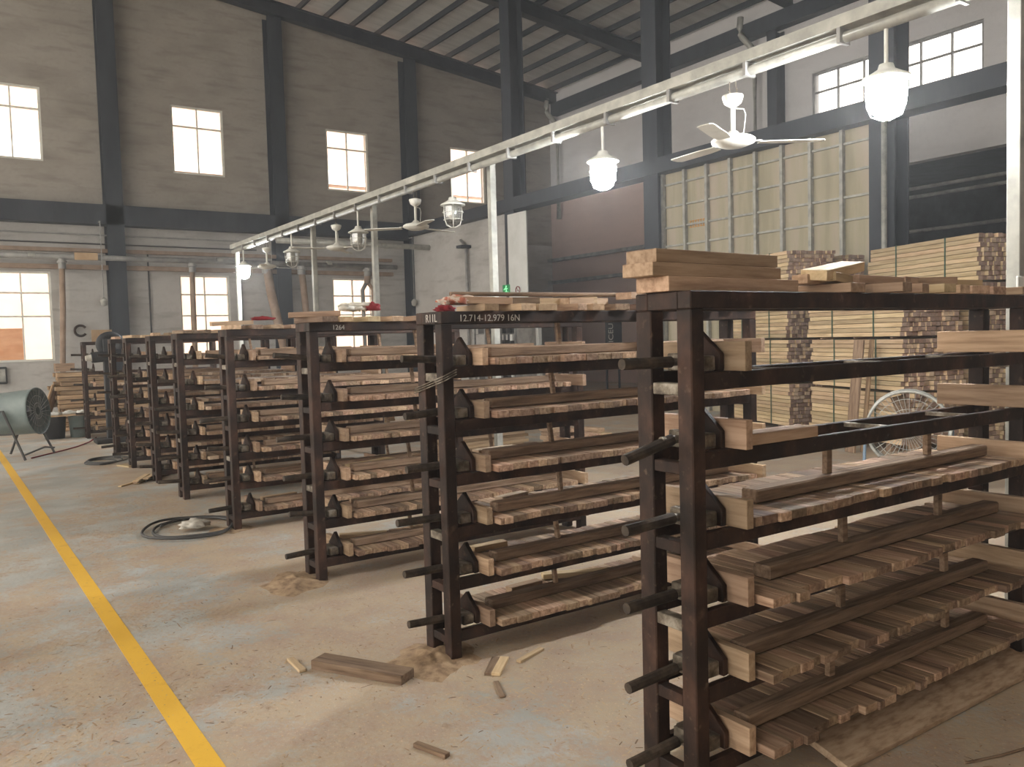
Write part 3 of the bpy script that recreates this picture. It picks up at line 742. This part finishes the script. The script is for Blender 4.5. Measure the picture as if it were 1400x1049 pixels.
def fan(y, label, rz, blades=True):
    o = thing('ceiling_fan', label, 'fan', (TX-.03, y, TZ-.1), rz, 'ceiling fans under the cable tray')
    b = B(); b.tube([(-.02, 0, .011), (-.025, 0, -.05), (0, .0, -.10)], .005, 6); b.tube([(.02, 0, .011), (.03, 0, -.05), (.012, 0, -.10)], .005, 6); b.build('hanging_hook', M['bare'], o)
    B().lathe([(.012, -.07), (.072, -.085), (.075, -.095), (.06, -.14), (.025, -.165), (.015, -.17)], 20).build('canopy', M['white'], o, smooth=True)
    B().lathe([(.016, -.16), (.016, -.33), (.03, -.335), (.05, -.36), (.13, -.378), (.155, -.395), (.15, -.418), (.08, -.445), (.001, -.45)], 24).build('motor', M['white'], o, smooth=True)
    B().tube([(.015, .0, -.175), (.075, 0, -.18), (.09, 0, -.22), (.075, 0, -.34), (.06, 0, -.37)], .004, 6).build('safety_cable', M['white'], o)
    for k in range(3):
        a = k*2*PI/3; mx = Matrix.Rotation(a, 4, 'Z') @ Matrix.Translation((0, 0, -.405)) 
        b = B(); b.box(.09, .2, -.018, .018, -.003, .003, mx=mx)
        b.prism([(.18, -.05), (.3, -.065), (.62, -.06), (.64, -.03), (.64, .03), (.62, .05), (.3, .05), (.18, .035)], 'Z', -.003, .003, mx=mx @ Matrix.Translation((0, 0, -.012)) @ Matrix.Rotation(.07, 4, 'X'))
        b.build('blade', M['white'], o)
    return o
fan(4.02, 'white ceiling fan hanging between the two large lit lamps', -.62)
fan(8.82, 'white ceiling fan hanging between the first two unlit lamps', .3)
fan(11.22, 'white ceiling fan hanging between the second and third unlit lamps', .9)
fan(14.31, 'white ceiling fan hanging by the lit lamp at the far tray end', .1)

q = B().box(4.79, 4.87, 2.152, 2.1645, 1.70, 1.86).build('white_tag', M['paint_white'], bevel=.002); tag(q, 'small white card hung on the pale post by the timber stack', 'card')
# ------------------------------------------------------------------ fittings on the back wall
q = B().box(-4, 12.3, 24.74, 24.88, 4.20, 4.30).build('wall_strip', M['brown_pipe']); tag(q, 'long brown rail along the back wall above the lower windows', 'rail')
b = B(); b.cyl((-4, 24.45, 4.05), (12.3, 24.45, 4.0), .075, n=16)
dt = b.build('dust_duct', M['grey_pipe'], smooth=True); tag(dt, 'long grey extraction duct running along the back wall', 'duct')
q = B().cyl((12.68, 7.74, 0), (12.68, 7.74, 4.95), .045, n=12).build('column_pipe', M['galv'], smooth=True); tag(q, 'pale pipe running up the steel column beside the beige partition', 'pipe')
for x in (1.9, 3.2, 6.6, 9.9): B().cyl((x, 24.45, 4.05), (x+.16, 24.45, 4.05), .083, n=16).build('duct_collar', M['galv'], dt)
B().box(2.95, 3.5, 24.33, 24.36, 3.95, 4.14).build('duct_plate', M['card'], dt)
q = B().box(-4, 12.3, 24.70, 24.88, 3.74, 3.86).build('wall_strip', M['brown_pipe']); tag(q, 'lower brown band with lintel shade along the back wall right over the windows', 'rail')  # solid strip for the brown painted band and the lintel shadow on it
def drop(pts, r, label, m='brown_pipe'):
    o = B().tube(pts, r, 12).build('drop_pipe', M[m], smooth=True); tag(o, label, 'pipe', 'drop pipes of the extraction duct')
    p = Vector(pts[0]); B().lathe([(r+.02, 0), (r+.02, -.05), (r+.05, -.06), (r+.05, -.1), (r+.02, -.11), (r+.02, -.26)], 14).build('damper', M['grey_pipe'], o).location = p
    return o
drop([(2.66, 24.4, 3.97), (2.62, 24.4, 2.6), (2.54, 24.35, 1.2), (2.5, 24.3, .6)], .07, 'brown drop pipe beside the lower window at the wood pile')
drop([(5.90, 24.4, 3.95), (5.88, 24.4, 3.0), (5.84, 24.3, 1.0)], .075, 'brown drop pipe in front of the lower window with the lit lamp')
drop([(8.0, 24.35, 3.95), (8.05, 24.25, 3.2), (8.35, 24.2, 1.6), (8.45, 24.2, .8)], .13, 'wide slanting brown drop pipe covering the edge of the second wall column')
drop([(9.07, 24.4, 3.95), (9.12, 24.35, 3.0), (9.25, 24.3, .8)], .1, 'pale brown drop pipe beside the second wall column')
o = drop([(11.25, 24.4, 3.95), (11.22, 24.4, 3.45)], .1, 'forked drop pipe in front of the third lower window')
B().tube([(11.2, 24.4, 3.5), (11.05, 24.4, 3.25), (11.05, 24.35, .8)], .065, 12).build('branch', M['grey_pipe'], o, smooth=True)
B().tube([(11.24, 24.4, 3.5), (11.42, 24.4, 3.25), (11.46, 24.35, .8)], .065, 12).build('branch', M['brown_pipe'], o, smooth=True)
for z, nm in ((4.42, 'upper'), (4.66, 'topmost')):
    q = B().cyl((-4, 24.62, z), (7.8, 24.62, z-.02), .022).build('wall_conduit', M['wire' if z < 4.5 else 'grey_pipe']); tag(q, '%s thin conduit running along the back wall under the girder' % nm, 'pipe', 'conduits on the back wall')
b = B(); b.cyl((8.0, 23.4, 4.57), (14.2, 23.4, 4.55), .085, n=16)
q = b.build('white_pipe', M['galv'], smooth=True); tag(q, 'long pale pipe crossing the corner bay behind the cable tray', 'pipe')
q = B().tube([(12.85, 21.3, 4.55), (12.85, 21.0, 4.33), (12.85, 20.99, 0.05)], .045, 10).build('corner_pipe', M['grey_pipe'], smooth=True); tag(q, 'grey pipe dropping down the grey partition to the floor', 'pipe')
B().box(12.6, 12.93, 20.85, 21.15, 4.28, 4.36).build('bracket', M['steel'], q)
for x, nm in ((3.58, 'first wall column'), (12.80, 'corner column')):
    o = thing('drop_light', 'small pendant light on a long wire before the %s' % nm, 'lamp', (x, 24.26, 0), 0, 'small pendants on wires')
    B().box(-.015, .015, -.015, .22, 4.95, 4.98).build('arm', M['grey_pipe'], o)
    B().cyl((0, 0, 4.955), (0, 0, 2.95), .012, n=6).build('wire', M['grey_pipe'], o)
    B().lathe([(.02, 2.97), (.05, 2.95), (.1, 2.88), (.09, 2.86), (.085, 2.78), (.04, 2.74), (.001, 2.735)], 14).build('shade', M['galv'], o, smooth=True)
for (x, z0_, z1_), nm in (((4.83, 4.2, 1.2), 'between the first column and second lower window'), ((7.38, 3.9, 1.6), 'beside the lit lamp at the tray end'), ((9.72, 3.8, 1.0), 'right beside the third lower window')):
    q = B().cyl((x, 24.85, z0_), (x, 24.85, z1_), .022, n=8).build('wall_conduit', M['wire']); tag(q, 'dark upright conduit on the back wall %s' % nm, 'pipe', 'upright conduits on the back wall')
b = B(); b.tube([(3.06+math.cos(a*PI/16)*.14, 24.84, 2.11+math.sin(a*PI/16)*.14) for a in range(3, 30)], .03, 8)
tag(b.build('wall_hoop', M['rust'], smooth=True), 'open dark hoop hung on the back wall beside the cardboard', 'hoop')
for (x0, x1, z0_, z1_), lab in (((3.32, 3.53, 1.80, 2.13), 'small cardboard sheet on the back wall next to the hoop'), ((3.54, 3.90, 1.74, 2.13), 'wider cardboard sheet on the back wall before the first column')):
    q = B().box(x0, x1, 24.87, 24.899, z0_, z1_).build('cardboard_sheet', M['card']); tag(q, lab, 'cardboard', 'cardboard sheets on the back wall')
# downpipes on the outer wall
for k, (y, nm) in enumerate(((15.6, 'behind the first ceiling fan'), (24.5, 'in the far corner'))):
    q = B().tube([(XO-.45, y-.05, 10.25), (XO-.46, y-.02, 9.95), (XO-.45, y-.04, 9.8), (XO-.42, y-.09, 9.68), (XO-.30, y-.24, 9.45), (XO-.25, y-.3, 9.32), (XO-.22, y-.32, 9.15), (XO-.22, y-.32, 5.9)], .085, 12).build('downpipe', M['galv'], smooth=True)
    tag(q, 'pale rain downpipe with an elbow under the eaves %s' % nm, 'pipe', 'downpipes')
# ledge, sign, exit sign
o = thing('exit_sign', 'green lit exit sign with pale running figure beside the white board', 'sign', (12.70, 18.74, 2.905))
B().box(-.0, .04, -.17, .17, -.13, .15).build('sign_box', M['exit_green'], o, bevel=.004)
b = B()
b.lathe([(.001, .035), (.03, .02), (.035, 0), (.03, -.02), (.001, -.035)], 10, mx=Matrix.Translation((-.004, -.01, .1)) @ Matrix.Diagonal((.15, 1, 1, 1)))
for pts in ([(.02, .07), (-.03, -.02)], [(.02, .055), (.09, .02)], [(.01, .05), (-.08, .04)], [(-.02, -.02), (.04, -.055), (.03, -.11)], [(-.02, -.02), (-.06, -.06), (-.12, -.055)]):
    b.tube([(-.004, u, v) for u, v in pts], .016, 6)
b.build('running_figure', M['exit_white'], o)
o = thing('prohibition_sign', 'small round red and white prohibition sign on the white board', 'sign', (12.715, 18.18, 2.85))
B().box(-.004, .004, -.13, .13, -.14, .13).build('sign_plate', M['paint_white'], o)
b = B(); b.tube([(-.016, math.cos(a*PI/12)*.10, math.sin(a*PI/12)*.10+.02) for a in range(25)], .013, 6); b.tube([(-.006, .06, .08), (-.006, -.06, -.04)], .008, 6); b.build('red_ring', M['red'], o)
b = B(); b.box(-.008, -.003, -.05, .05, .01, .025); b.box(-.008, -.003, -.1, .1, -.125, -.095); b.build('sign_mark', M['dark'], o)
o = thing('black_signboard', 'black signboard with white lettering running upwards behind the second rack', 'sign', (13.9, 16.0, 0))
B().box(-.02, .5, 0, .04, 1.2, 2.2).build('board', M['dark'], o)
B().box(.0, .04, .04, .08, 0, 1.2).box(.42, .46, .04, .08, 0, 1.2).build('stand', M['dark'], o)
cu = bpy.data.curves.new('lettering', 'FONT'); cu.body = 'ICEU'; cu.size = .23; cu.extrude = .001; cu.materials.append(M['chalk'])
text_mesh('lettering', cu, o, (.20, -.003, 1.42), (PI/2, -PI/2, 0))

# ------------------------------------------------------------------ strapped timber stacks
def bundle(loc, ang, length, rows, cols, seed, label, sw=.07, sh=.06, pal=('pine', 'end_a'), straps=(.25, .75)):
    """a strapped bundle; local X runs along the sticks away from the visible ends, local Y across"""
    rn = random.Random(seed)
    o = thing('timber_bundle', label, 'timber bundle', loc, ang, 'strapped timber bundles')
    rest = B()
    for r_ in range(rows):
        for c_ in range(cols):
            j = rn.uniform(-.035, .05); l = length+rn.uniform(-.04, .04)
            if c_ == 0 or r_ == rows-1 or c_ == cols-1 and 0:
                e = rn.choice(('end_a', 'end_b', 'end_b'))
                q = link('stick', plank_mesh(round(length+rn.choice((-.03, 0, .03)), 3), sw-.004, sh-.007, pal[0], e, bevel=0), o, (length/2+j, -(c_+.5)*sw+rn.uniform(-.004, .003), r_*sh+.001), (0, 0, rn.uniform(-.002, .002)))
            else:
                m0 = rn.choice((1, 1, 2, 2, 3)); rest.box(j, l+j, -(c_+1)*sw+.0015, -c_*sw-.0015, r_*sh, (r_+1)*sh-.007, mi=0, ends=m0)
    q = rest.build('sticks', [M[pal[0]], M['end_a'], M['end_b'], M['stave_c']], o); q['kind'] = 'stuff'
    W_, H_ = cols*sw, rows*sh
    for f in straps:
        b = B(); x = length*f
        b.box(x-.012, x+.012, -W_-.004, .004, H_+.001, H_+.005); b.box(x-.012, x+.012, .002, .006, -.003, H_+.004); b.box(x-.012, x+.012, -W_-.006, -W_-.002, -.003, H_+.004); b.box(x-.012, x+.012, -W_-.004, .004, -.004, -.001)
        b.build('strap', M['strap'], o)
    return o
ANG = math.atan2(.939, .344)
def stack(name, x, y, length, heights, cols, seed, label):
    z = .10
    # runners under the stack
    for q, f in enumerate((.15, .8)):
        d = Vector((.344, .939, 0))*length*f; s_ = Vector((.939, -.344, 0))*cols*.035
        k = link('skid', plank_mesh(cols*.07, .09, .095, 'batten'), None, (x+d.x+s_.x, y+d.y+s_.y, 0), (0, 0, ANG-PI/2))
        tag(k, 'wooden skid under the %s, %s' % (name, 'at its sawn ends' if q == 0 else 'towards the wall'), 'skid', 'skids under the timber stacks')
    for q, r_ in enumerate(heights):
        rn = random.Random(seed+q); dx = rn.uniform(-.03, .03)
        z += .006
        bundle((x+dx*.344-.02, y+dx*.939, z), ANG, length, r_, cols, seed+q, 'strapped bundle of pale sticks, %s of the %s' % (('bottom one', 'second from below', 'third from below', 'topmost')[q if q < len(heights)-1 else 3], name), straps=(.27, .72))
        z += r_*.06
        if q < len(heights)-1:
            for f in (.12, .5, .88):
                d = Vector((.344, .939, 0))*length*f; s_ = Vector((.939, -.344, 0))*cols*.035
                k = link('spacer_stick', plank_mesh(cols*.07, .04, .018, 'stave'), None, (x+d.x+s_.x, y+d.y+s_.y, z+.006), (0, 0, ANG-PI/2))
                tag(k, 'thin spacer stick between the bundles of the %s' % name, 'spacer', 'spacers in the %s' % name)
            z += .028
    return z
stack('low stack behind the front rack', 9.975, 5.826, 1.95, [11, 11, 11], 13, 50, '')
stack('tall stack by the beige partition', 10.886, 8.234, 1.9, [11, 11, 11, 11], 12, 60, '')
stack('tall stack at the dark opening', 10.99, 5.42, 2.1, [11, 11, 11, 10], 13, 70, '')
stack('rear stack by the steel column', 11.90, 7.95, 1.3, [11, 11, 11, 10], 6, 80, '')
# boards leaning on the low stack
for (xa, xb, lab, key, off) in ((1150, 1172, 'wide brown board leaning against the low timber stack', 'batten', 0), (1174, 1182, 'narrow board leaning against the low timber stack beside the wide one', 'rough', .03)):
    a = at(xa, 619, Z=0); c = at(xb, 619, Z=0); wd = (c-a).length*.9
    k = link('leaning_plank', plank_mesh(1.46, wd, .025, key), None, ((a.x+c.x)/2, (a.y+c.y)/2, .02), (0, 0, 0))
    k.rotation_euler = (Matrix.Rotation(ANG-PI/2, 4, 'Z') @ Matrix.Rotation(-PI/2+.10, 4, 'Y') @ Matrix.Rotation(PI/2, 4, 'X')).to_euler()
    k.rotation_euler = (Matrix((( .10, -.344, .93), (-.03, -.939, -.34), (.99, 0, -.10))).to_4x4()).to_euler()
    k.location.z = .73; k.location.x += .08; k.location.y -= .02
    tag(k, lab, 'board')

# round floor fan behind the front rack
o = thing('drum_fan', 'large round floor fan standing behind the front rack', 'fan', (7.86, 4.55, 0), math.atan2(-4.55, -7.86))
def ringx(b, r_, x, t, n=36): b.tube([(x, math.cos(2*PI*i/n)*r_, .60+math.sin(2*PI*i/n)*r_) for i in range(n+1)], t, 6)
b = B()
for i in range(40):
    a = 2*PI*i/40; a2 = a+.12
    b.tube([(.10, math.cos(a)*.08, .60+math.sin(a)*.08), (.11, math.cos(a2)*.36, .60+math.sin(a2)*.36)], .0025, 4)
for r_ in (.09, .2, .3): ringx(b, r_, .108, .003)
b.build('guard', M['galv'], o)
b = B(); ringx(b, .375, .1, .016); ringx(b, .375, -.1, .016)
b.lathe([(.37, -.1), (.37, .1), (.38, .1), (.38, -.1), (.37, -.1)], 36, mx=Matrix.Translation((0, 0, .60)) @ Matrix.Rotation(PI/2, 4, 'Y')); b.build('drum', M['galv'], o, smooth=True)
B().lathe([(.001, .12), (.07, .115), (.08, .08), (.08, -.12), (.001, -.13)], 20, mx=Matrix.Translation((0, 0, .60)) @ Matrix.Rotation(PI/2, 4, 'Y')).build('motor_hub', M['card'], o, smooth=True)
for k in range(4):
    mx = Matrix.Translation((0, 0, .60)) @ Matrix.Rotation(k*PI/2+.3, 4, 'X') @ Matrix.Rotation(.5, 4, 'Z')
    B().prism([(-.05, .08), (.05, .08), (.09, .33), (-.07, .34)], 'X', -.003, .003, mx=mx @ Matrix.Rotation(0, 4, 'X')).build('blade', M['batten'], o)
for sy in (-1, 1):
    B().tube([(0, sy*.39, .62), (.0, sy*.40, .30), (.14, sy*.41, .02)], .016, 8).build('leg', M['blue_metal'], o)
    B().tube([(0, sy*.40, .35), (-.2, sy*.41, .02)], .016, 8).build('leg', M['blue_metal'], o)

# heap of sawn offcuts behind the second and third racks
rn = random.Random(77)
for ci, (hx, hy, nx, nz_, nm) in enumerate(((6.5, 6.3, 6, 11, 'behind the second rack'), (6.2, 8.2, 6, 10, 'behind the third rack'))):
    for a in range(nx):
        for r_ in range(int(nz_*(.75+.25*rn.random()))):
            l = rn.uniform(.28, .42)
            q = piece(round(l, 2), .12, .05, (hx+a*.135+rn.uniform(-.012, .012), hy+rn.uniform(-.06, .06), .001+r_*.053), PI/2+rn.uniform(-.06, .06), rn.choice(('pine', 'board', 'stave')), 'short sawn block in the stacked heap %s' % nm, group='sawn blocks stacked %s' % nm, name='wood_block')
# low stacks of boards further back
rn = random.Random(78)
for (sx, sy, nl, nm) in ((6.4, 10.2, 14, 'low board stack beyond the third rack'), (7.4, 12.6, 20, 'board stack in the rear bay beyond the fourth rack'), (6.3, 14.4, 16, 'board stack in the rear bay beyond the fifth rack')):
    for r_ in range(nl):
        for c_ in range(3):
            piece(round(rn.uniform(1.3, 1.6), 1), .2, .04, (sx+rn.uniform(-.05, .05), sy+c_*.22, .001+r_*.043), rn.uniform(-.03, .03), rn.choice(('pine', 'board', 'rough')), 'sawn board in the %s' % nm, group='boards of the %s' % nm, name='sawn_board')
# dark machine frame in the rear corner seen between the racks
o = thing('machine', 'grey machine frame with shelves of parts before the partition', 'machine', (11.0, 17.2, 0))
b = B()
for x in (0, .45, .9):
    for y in (0, .5): b.box(x, x+.05, y, y+.05, 0, 2.1)
b.build('frame', M['grey_pipe'], o)
for z in (.5, .9, 1.3, 1.7, 2.05): B().box(.05, .9, .05, .5, z, z+.03).build('shelf', M['grey_pipe'], o)
b = B()
for z in (.53, .93, 1.33, 1.73):
    x = .08
    while x < .85:
        w_ = rn.uniform(.06, .16); b.box(x, x+w_, .08, .45, z, z+rn.uniform(.1, .25)); x += w_+rn.uniform(.02, .1)
b.build('parts', M['wire'], o)

# ------------------------------------------------------------------ left rear corner
# pile of rough boards against the back wall
rn = random.Random(31)
z = .02
for lay in range(13):
    for c_ in range(3):
        l = rn.uniform(1.5, 1.75)
        q = piece(round(l, 1), .26, .075, (2.62+rn.uniform(-.08, .08), 18.45+c_*.28, z), rn.uniform(-.03, .03), 'rough', 'rough dark board in the pile beside the grey drum fan', tilt=(rn.uniform(-.012, .012), rn.uniform(-.006, .006)), group='rough boards piled beside the drum fan', name='rough_board')
    z += .088
for q in range(5):
    piece(.9, .16, .03, (1.62+q*.035, 18.6+q*.05, .50), 0, 'rough', 'narrow rough board leaning on the end of the wood pile', tilt=(0, -1.25), group='boards leaning on the wood pile', name='leaning_board')
piece(.34, .3, .16, (1.98, 18.75, 1.18), 0, 'batten', 'dark crate end on the wood pile end', name='wood_block', group=None)
# drum fan on a trestle
o = thing('drum_fan', 'grey green drum fan on a tubular trestle beside the wood pile', 'fan', (.84, 14.4, 0), -.55)
dmx = Matrix.Translation((0, 0, .68)) @ Matrix.Rotation(PI/2-.08, 4, 'Y')
B().lathe([(.29, -.33), (.30, -.34), (.30, -.32), (.32, -.2), (.335, .30), (.355, .34), (.345, .345), (.325, .30), (.31, -.2), (.28, -.33)], 32, mx=dmx).build('drum', M['drum'], o, smooth=True)
b = B()
for i in range(24):
    a = 2*PI*i/24; b.tube([dmx @ Vector((math.cos(a)*.06, math.sin(a)*.06, .33)), dmx @ Vector((math.cos(a+.2)*.34, math.sin(a+.2)*.34, .335))], .004, 4)
for r_ in (.12, .23): b.tube([dmx @ Vector((math.cos(2*PI*i/24)*r_, math.sin(2*PI*i/24)*r_, .332)) for i in range(25)], .004, 4)
b.build('guard', M['grey_pipe'], o)
B().lathe([(.001, .2), (.09, .19), (.09, -.2), (.001, -.2)], 16, mx=dmx).build('motor', M['wire'], o, smooth=True)
for k in range(5):
    B().box(-.035, .035, .08, .31, -.01, .01, mx=dmx @ Matrix.Rotation(k*2*PI/5, 4, 'Z') @ Matrix.Rotation(.5, 4, 'Y')).build('blade', M['card'], o)
B().lathe([(.30, -.33), (.31, -.36), (.30, -.45), (.29, -.6), (.2, -.62), (.001, -.62)], 24, mx=dmx).build('rear_cover', mat('navy cloth', (.03, .04, .09), .9), o, smooth=True)
for sy in (-1, 1):
    b = B(); b.tube([(-.33, sy*.42, .02), (-.02, sy*.37, .74), (.02, sy*.37, .74), (.33, sy*.42, .02)], .018, 8); b.build('leg', M['wire'], o)
    b = B(); b.tube([(-.16, sy*.395, .40), (.16, sy*.395, .40)], .012, 8); b.build('brace', M['wire'], o)
B().tube([(.33, -.42, .1), (.40, 0, .16), (.33, .42, .1)], .014, 8).build('brace', M['wire'], o)
B().tube([(-.34, -.3, .04), (-.30, -.32, .30)], .03, 8).build('red_handle', M['red'], o)
# bins and the sheet on them
for (px_, w_, m, lab) in ((1.60, .19, 'dark', 'black open bin under the crumpled paper'), (2.01, .19, 'drum', 'blue grey bin beside the black bin')):
    b = B(); b.lathe([(.001, .0), (w_*.85, .0), (w_, .40), (w_+.012, .41), (w_-.008, .41), (w_*.82, .02), (.001, .02)], 22)
    k = b.build('waste_bin', M[m], smooth=True); k.location = (px_, 17.12, 0); tag(k, lab, 'bin')
q = B().box(-.42, .42, -.28, .28, 0, .02).build('card_sheet', M['card']); q.location = (1.83, 17.12, .412); tag(q, 'flat pinkish board lying across the two bins', 'board')
for k, (x, y) in enumerate(((1.60, 17.0), (1.86, 17.12), (2.06, 17.03))):
    blob('crumpled_paper', M['paint_white'], (x, y, .434), (.11, .08, .04), 12+k, 'crumpled white paper on the board over the bins, %s' % ('over the black bin', 'in the middle', 'over the grey bin')[k], 'paper', 'crumpled papers on the bins')
# black drilling machine behind the eighth rack
o = thing('drill_press', 'black drilling machine with round wheel behind the eighth rack', 'machine', (2.30, 15.6, 0))
B().box(-.06, .06, -.06, .06, 0, 1.78).build('column', M['dark'], o, bevel=.01)
B().box(-.25, .25, -.2, .2, 0, .08).build('base', M['dark'], o, bevel=.01)
B().cyl((-.24, 0, 1.46), (.35, 0, 1.52), .09, .11, n=18).build('motor', M['dark'], o)
B().cyl((-.33, 0, 1.45), (-.24, 0, 1.46), .045, .06, n=14).build('motor_cap', M['glove'], o)
b = B(); b.lathe([(.10, -.04), (.22, -.05), (.22, .05), (.10, .04), (.10, -.04)], 28, mx=Matrix.Translation((.06, 0, 1.68)) @ Matrix.Rotation(PI/2, 4, 'X')); b.build('wheel', M['dark'], o, smooth=True)
# cable across the floor by the drum fan
pts = [(1.0, 14.2, .01), (1.5, 14.9, .01), (1.75, 15.3, .012), (2.0, 15.9, .01), (2.2, 16.6, .01)]
tag(B().tube(pts, .01, 6).build('floor_cable', M['red'], smooth=True), 'reddish cable on the floor between the drum fan and last rack', 'cable')
b = B()
for k in range(3): b.tube([(1.75+math.cos(2*PI*i/20)*(.2+.03*k)+.05*k, 12.9+math.sin(2*PI*i/20)*(.3+.02*k), .012+.014*k) for i in range(21)], .01, 6)
tag(b.build('cable_coil', M['wire']), 'flat coil of dark cable on the floor before the eighth rack', 'cable')
o = thing('switch_box', 'small black framed switch box on the back wall at the window', 'switch box', (1.2, 24.86, 1.0))
B().box(-.15, .12, -.08, .03, -.22, .22).build('frame', M['dark'], o, bevel=.02); B().box(-.11, .08, -.09, -.08, -.16, .16).build('face', M['galv'], o)
